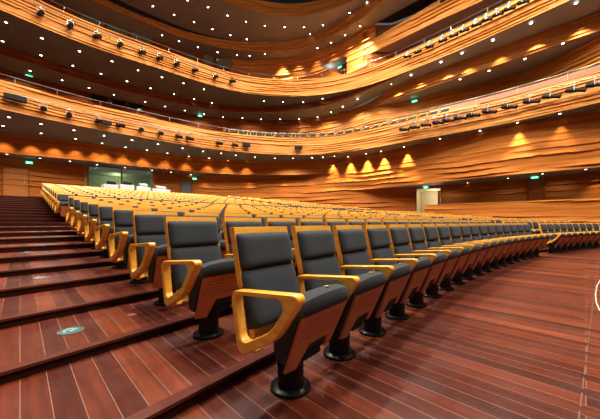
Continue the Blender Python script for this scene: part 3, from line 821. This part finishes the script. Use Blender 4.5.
def put_spot(src, plan, px, off, z, aim, label, group):
    if src not in used: o = src; used.add(src)
    else:
        o = src.copy(); COL.objects.link(o)
        for c, gs in SPK[src]:
            d = c.copy(); COL.objects.link(d); d.parent = o
            for g in gs: h = g.copy(); COL.objects.link(h); h.parent = d
    p = plan.at(px)+off*plan.nrm(px); o.location = (p[0], p[1], z); o.rotation_euler = (0, 0, aim)
    tag(o, label, 'spotlight', group)
for j, px in enumerate((38, 68, 95, 118, 140, 157, 174, 192, 213, 230)):
    put_spot(spA, pF2, px, .30, 11.46, .25+R.uniform(-.3, .3), 'black spotlight on the back upper balcony front, %s from the left' % ordinal(j+1), 'spotlights on the back upper balcony')
for j, px in enumerate((41, 67, 96, 118, 139, 158, 176, 187, 217, 233)):
    put_spot(spA, pF1, px, .30, 6.86, .25+R.uniform(-.4, .4), 'black spotlight on the back lower balcony front, %s from the left' % ordinal(j+1), 'spotlights on the back lower balcony')
for j, px in enumerate((411, 421.5, 433, 446, 457, 467.5, 479.5, 490, 501, 512.5, 526, 542)):
    put_spot(spC, pF2, px, .34, 11.71, -.15+R.uniform(-.12, .12), 'long black spotlight on the right upper balcony front, %s from the left' % ordinal(j+1), 'spotlights on the right upper balcony')
for j, px in enumerate((407, 417, 428, 440, 450, 462, 475, 491, 511, 533, 553, 577, 597)):
    put_spot(spB, pF1, px, .34, 7.16, -.15+R.uniform(-.12, .12), 'long black spotlight on the right lower balcony front, %s from the left' % ordinal(j+1), 'spotlights on the right lower balcony')
def speaker(px, y, w, h, label):
    z = pF1.z_at(px, y); p, n, a = wall_frame(pF1, px, .28)
    r = empty('loudspeaker', (p[0], p[1], z-h/2), a); tag(r, label, 'loudspeaker', 'black boxes on the lower balcony front')
    bm = bmesh.new(); box(bm, (0, 0, h/2), (w, .22, h), bev=.01); bm_obj('cabinet', bm, M['matte_black'], r)
    bm = bmesh.new(); box(bm, (0, -.115, h/2), (w*.9, .01, h*.85)); bm_obj('grille', bm, M['matte_black'], r)
    bm = bmesh.new(); box(bm, (0, .19, h/2), (.06, .18, .06)); bm_obj('mounting_arm', bm, M['steel'], r)
speaker(13.5, 99.7, .75, .24, 'black box at the left end of the back lower lighting pipe')
speaker(104, 124, .5, .22, 'black box between spotlights on the back lower balcony front')
speaker(245, 146, .55, .26, 'black box at the right end of the back lower lighting pipe')
speaker(298.5, 148.3, .55, .26, 'lone black box at the centre of the lower balcony front')

# ---------------------------------------------------------------- downlights
dl = empty('downlight', (0, 0, 0))
bm = bmesh.new(); lathe(bm, [(.058,.012), (.058,-.012), (.08,-.012), (.085,0), (.085,.02)], 16); bm_obj('trim_ring', bm, M['lamp_rim'], dl, True)
bm = bmesh.new(); lathe(bm, [(0,-.004), (.06,-.004)], 16); bm_obj('lamp_lens', bm, M['lens'], dl)
DK = kids(dl); first_dl = [True]
def downlights(pts, z, where):
    for j, (px, py) in enumerate(pts):
        if first_dl[0]: o = dl; first_dl[0] = False
        else:
            o = dl.copy(); COL.objects.link(o)
            for c in DK: d = c.copy(); COL.objects.link(d); d.parent = o
        v = at_z(px, py, z); o.location = (v.x, v.y, z-.012)
        tag(o, 'round white downlight %s, %s from the left' % (where, ordinal(j+1)), 'downlight', 'downlights ' + where)
downlights([(6,22),(42,38),(79.5,51),(112,61),(138,70),(162,77),(183.6,83),(204,89),(264,101),(283,102),(303,102),(322.5,98.5)], 10.69, 'in the outer row under the upper balcony')
downlights([(2.5,41),(41,55),(73,65.5),(101,73.5),(127,81),(150.6,88),(174,94),(194,99),(212,102.5),(230,106),(249,107.5),(268,107.5),(284.5,106.5),(304,104.5)], 10.69, 'in the inner row under the upper balcony')
downlights([(30,70.5),(62,80),(89,87.7),(114,94.3),(145,101.7),(165,106.3),(185,110.3),(204,114),(223,117),(242.5,118),(261,119),(280,119),(299,119),(317.5,117),(331,112),(343,106.5),(357.5,99)], 10.22, 'in the lower balcony ceiling')
downlights([(373,92),(391,84),(411,75),(441,62),(462,53),(493,40),(531,23),(576,3)], 10.62, 'under the right upper balcony')
downlights([(9,117),(41,123.7),(74,130),(104,135.3),(132,140),(158,144),(182.6,148),(203,151),(221,153),(236,155),(255,156.9),(275,158),(293,158),(312,157.7),(323,157),(334.5,156)], 6.2, 'in the outer row under the lower balcony')
downlights([(3,125.6),(41,133),(75.5,138.5),(102,143),(125.5,147),(147,150),(167.6,153),(189,156),(209,158),(228,160),(247,161)], 6.2, 'in the inner row under the lower balcony')
downlights([(348,156.5),(366,153.5),(381,151),(404,146.6),(440,138.5),(480,130.5),(517.5,122.3),(560,113.3)], 6.2, 'under the right lower balcony')
downlights([(7,154),(40,158),(70,161),(97,164.4),(125,167.5),(152,170),(171,172),(191,174.3),(212,176),(232.5,177),(250,177.5),(268,177.5),(285,177.4),(302,176.5)], 5.06, 'in the rear stalls ceiling')
downlights([(407,188.7),(434,185.8),(467.6,182.6),(508,178),(542.6,173.5),(585.7,169)], 3.57, 'over the right stalls aisle')
downlights([(460,79),(489,70.5),(525,58.5),(563,43)], 9.77, 'in the grey wedge over the right lower balcony')
downlights([(162,35),(179,41),(198,47),(217.5,52),(237,55),(249.5,55.6),(265,53.8),(317.5,48),(331,42.5),(345,35),(360,26)], 15.73, 'over the upper balcony')
downlights([(153,6),(174,14.7),(194,22),(212.5,29),(230.4,35),(246.7,39),(265.4,42.5),(296.8,41),(310,34)], 16.5, 'in the outer row of the main ceiling')
downlights([(187.5,0),(208,7),(227.5,15.4),(246,21.4),(265,25.7),(284.6,27),(304,27),(323,25),(349.6,12.6),(367,2)], 16.5, 'in the inner row of the main ceiling')

# ---------------------------------------------------------------- aisle markers, floor inlays
def marker(px, py, z, r, mat, label, arrow=True):
    v = at_z(px, py, z); o = empty('aisle_marker', (v.x, v.y, z)); tag(o, label, 'floor marker', 'floor markers on the aisle steps')
    bm = bmesh.new(); lathe(bm, [(r,.001), (r,.005), (r*.86,.006), (r*.84,.003)], 28); bm_obj('rim', bm, M['steel'], o, True)
    bm = bmesh.new(); lathe(bm, [(0,.0035), (r*.86,.0035)], 28); l = bm_obj('disc', bm, mat, o)
    if arrow:
        bm = bmesh.new()
        for q in range(9):
            a = .6+q*.36; box(bm, (r*.5*math.cos(a), r*.5*math.sin(a), .0045), (r*.2, r*.24, .002), Matrix.Rotation(a, 4, 'Z'))
        box(bm, (r*.1, -r*.02, .0045), (r*.55, r*.16, .002), Matrix.Rotation(.8, 4, 'Z'))
        bm_obj('arrow_mark', bm, M['white'], l)
marker(71, 331, rowsZ[2], .088, M['marker_green'], 'large green floor marker with white curl on the nearest marked step')
marker(41, 278, rowsZ[4], .088, M['marker_green'], 'second green floor marker up the aisle steps')
marker(28, 252.5, rowsZ[6], .088, M['marker_green'], 'third green floor marker up the aisle steps')
marker(20, 237, rowsZ[7]+.0, .088, M['marker_green'], 'fourth and smallest looking green floor marker up the aisle')
marker(132, 315, rowsZ[2], .042, M['marker_orange'], 'small orange floor marker near the front aisle seats', False)
marker(93, 272.5, rowsZ[4], .035, M['marker_orange'], 'small orange floor marker further up the aisle', False)
# seam across the front floor parallel to the rows
def seam():
    pts = [at_z(x, y, 0.0) for x, y in ((578,425),(586,360),(592,312))]
    d = (pts[-1]-pts[0]).normalized(); a = pts[0]-d*3; b = pts[-1]+d*9
    bm = bmesh.new(); n = 60; p = d.cross(Vector((0, 0, 1)))
    for q in range(n):
        c = a.lerp(b, (q+.5)/n); box(bm, (c.x, c.y, .001), (.007, (b-a).length/n*.8, .003), Matrix.Rotation(math.atan2(d.y, d.x)-PI/2, 4, 'Z'))
    return bm_obj('trim_60', bm, M['seam'])
S(seam(), 'thin pale broken seam across the front floor at right', 'floor seam')
bm = bmesh.new(); cp = [at_z(x, y, .012) for x, y in ((611,274),(604,277),(600,280.5),(597,286),(595.6,294),(596.5,303),(599.5,310),(607,317),(622,325))]
tube(bm, [cp[k].lerp(cp[k+1], q/5) for k in range(len(cp)-1) for q in range(5)] + [cp[-1]], .007, 6)
tag(bm_obj('floor_cable', bm, M['beige'], None, True), 'pale curved cable lying on the floor at the right edge', 'cable')
# trusses in the ceiling opening
for j, (px, lab) in enumerate(((250, 'left'), (290, 'middle'), (335, 'right'))):
    bm = bmesh.new(); c = plan_pt(px, 19.5); a = AZ
    for dz in (0, .45):
        tube(bm, [(c[0]-1.2*math.cos(a), c[1]+1.2*math.sin(a), 18.6+dz), (c[0]+1.2*math.cos(a), c[1]-1.2*math.sin(a), 18.6+dz)], .04, 6)
    for q in range(5):
        x0 = -1.15+q*.46; x1 = x0+.46; z0, z1 = (18.6, 19.05) if q % 2 else (19.05, 18.6)
        tube(bm, [(c[0]+x0*math.cos(a), c[1]-x0*math.sin(a), z0), (c[0]+x1*math.cos(a), c[1]-x1*math.sin(a), z1)], .025, 5)
    tr_ = bm_obj('lighting_truss', bm, M['steel'])
    for e in (-1, 1):
        bm = bmesh.new(); tube(bm, [(c[0]+e*math.cos(a), c[1]-e*math.sin(a), 19.0), (c[0]+e*math.cos(a), c[1]-e*math.sin(a), 20.55)], .02, 5)
        bm_obj('hanger_rod', bm, M['steel'], tr_)
    tag(tr_, 'metal lighting truss in the ceiling opening, %s' % lab, 'truss', 'trusses in the ceiling opening')

# ---------------------------------------------------------------- light
def down(name, loc, power, col, ang, size=.06, blend=.5): return light(name, 'SPOT', loc, power, col, size, (0, 0, 0), ang, blend)
WARM = (1, .74, .42); HOUSE = (1, .93, .80)
def scallop(plan, px, z, power, off=.42, ang=84, size=.05):
    p = plan.at(px)+off*plan.nrm(px); down('wall_washer', (p[0], p[1], z), power*2.2, WARM, ang, size, .75)
for px in (4, 31, 54, 75, 95, 104, 122, 142, 164, 185, 207, 226, 246): scallop(pA, px, 6.12, 120)
for px, pw_ in ((334, 200), (352, 260), (369, 330), (386, 330), (409, 260), (520, 140), (562, 40)): scallop(pA, px, 6.12, pw_*3.2, .24, 58)
for px in (400, 422, 449, 469.5, 501, 537, 581): scallop(pC, px, 10.55, 200, .40)
for px in (205, 250, 285, 313, 330): scallop(pW, px, 4.98, 45, .4, 80)
for px, pw_ in ((283, 900), (299, 200), (318, 160), (335, 160), (352, 260), (367, 1800)): scallop(pE, px, 15.6, pw_, .5, 72)
q = pE.at(358)+1.3*pE.nrm(358); down('corner_fill', (q[0], q[1], 15.5), 1500, WARM, 115, .1)  # added fill that brightens the upper corner wall, no fixture modelled
for px, w_ in ((330, 260), (362, 260), (390, 200)): q = pC.at(px)+.9*pC.nrm(px); down('balcony_light', (q[0], q[1], 10.05), w_, HOUSE, 140, .1)
for px in (46, 70, 94, 118, 140, 158, 176): scallop(pE, px, 15.6, 120, .6, 90)
q = pR2.at(334)+.5*pR2.nrm(334); light('corner_doorway_fill', 'POINT', (q[0], q[1], 14.0), 25, (1,.85,.65), .1)  # added lamp to lift the black niche behind the doorway
scallop(pW, 597, 3.5, 60, .4, 80)
# house lights in the ceiling opening and main ceiling
for (x, y) in ((2,2),(8,2),(13,2),(2,8),(8,8),(13,8),(3,14),(9,14),(-4,4),(-4,12),(5,-4),(12,-4)):
    down('house_light', (x, y, 17.3), 4100*{(-4,12): .35, (-4,4): .7, (3,14): .6, (9,14): .75}.get((x, y), 1.08), HOUSE, 150, .35, .5)
for x in (-2, 5, 12):
    light('front_house_light', 'POINT', (x, -7, 15), 1200, HOUSE, .6)
# light spilling from the downlights under the balconies
for x, y, z in ((-4,20.5,6),(1,21,6),(6,20.5,6),(11,19.3,6),(15,16.5,6)): down('under_balcony_light', (x, y, z), 850, HOUSE, 150, .2)
for px in (380, 440, 500, 560): q = pA.at(px)-1.0*pA.nrm(px); down('side_aisle_light', (q[0], q[1], 3.5), 30, HOUSE, 150, .1)
for px in (20, 80, 140, 200, 250, 300): q = pC.at(px)+1.0*pC.nrm(px); down('balcony_light', (q[0], q[1], 10.1), 110, HOUSE, 150, .1)

w = bpy.data.worlds.new('world'); sc.world = w; w.use_nodes = True
w.node_tree.nodes['Background'].inputs[0].default_value = (1, .92, .84, 1); w.node_tree.nodes['Background'].inputs[1].default_value = .12

cam = bpy.data.cameras.new('camera'); co = link('camera', cam); co.location = (0, 0, CH)
co.rotation_euler = (PI/2, 0, -AZ); cam.sensor_width = 36; cam.lens = F/600*36; cam.shift_y = (HOR-209.5)/600; cam.clip_start = .05
sc.camera = co
sc.view_settings.view_transform = 'Standard'; sc.view_settings.look = 'None'; sc.view_settings.gamma = 1; sc.view_settings.use_curve_mapping = False
sc.view_settings.exposure = 0.08
sc.cycles.use_denoising = True; sc.cycles.max_bounces = 6; sc.cycles.sample_clamp_indirect = 4
low_bm.free(); ring_low.free()
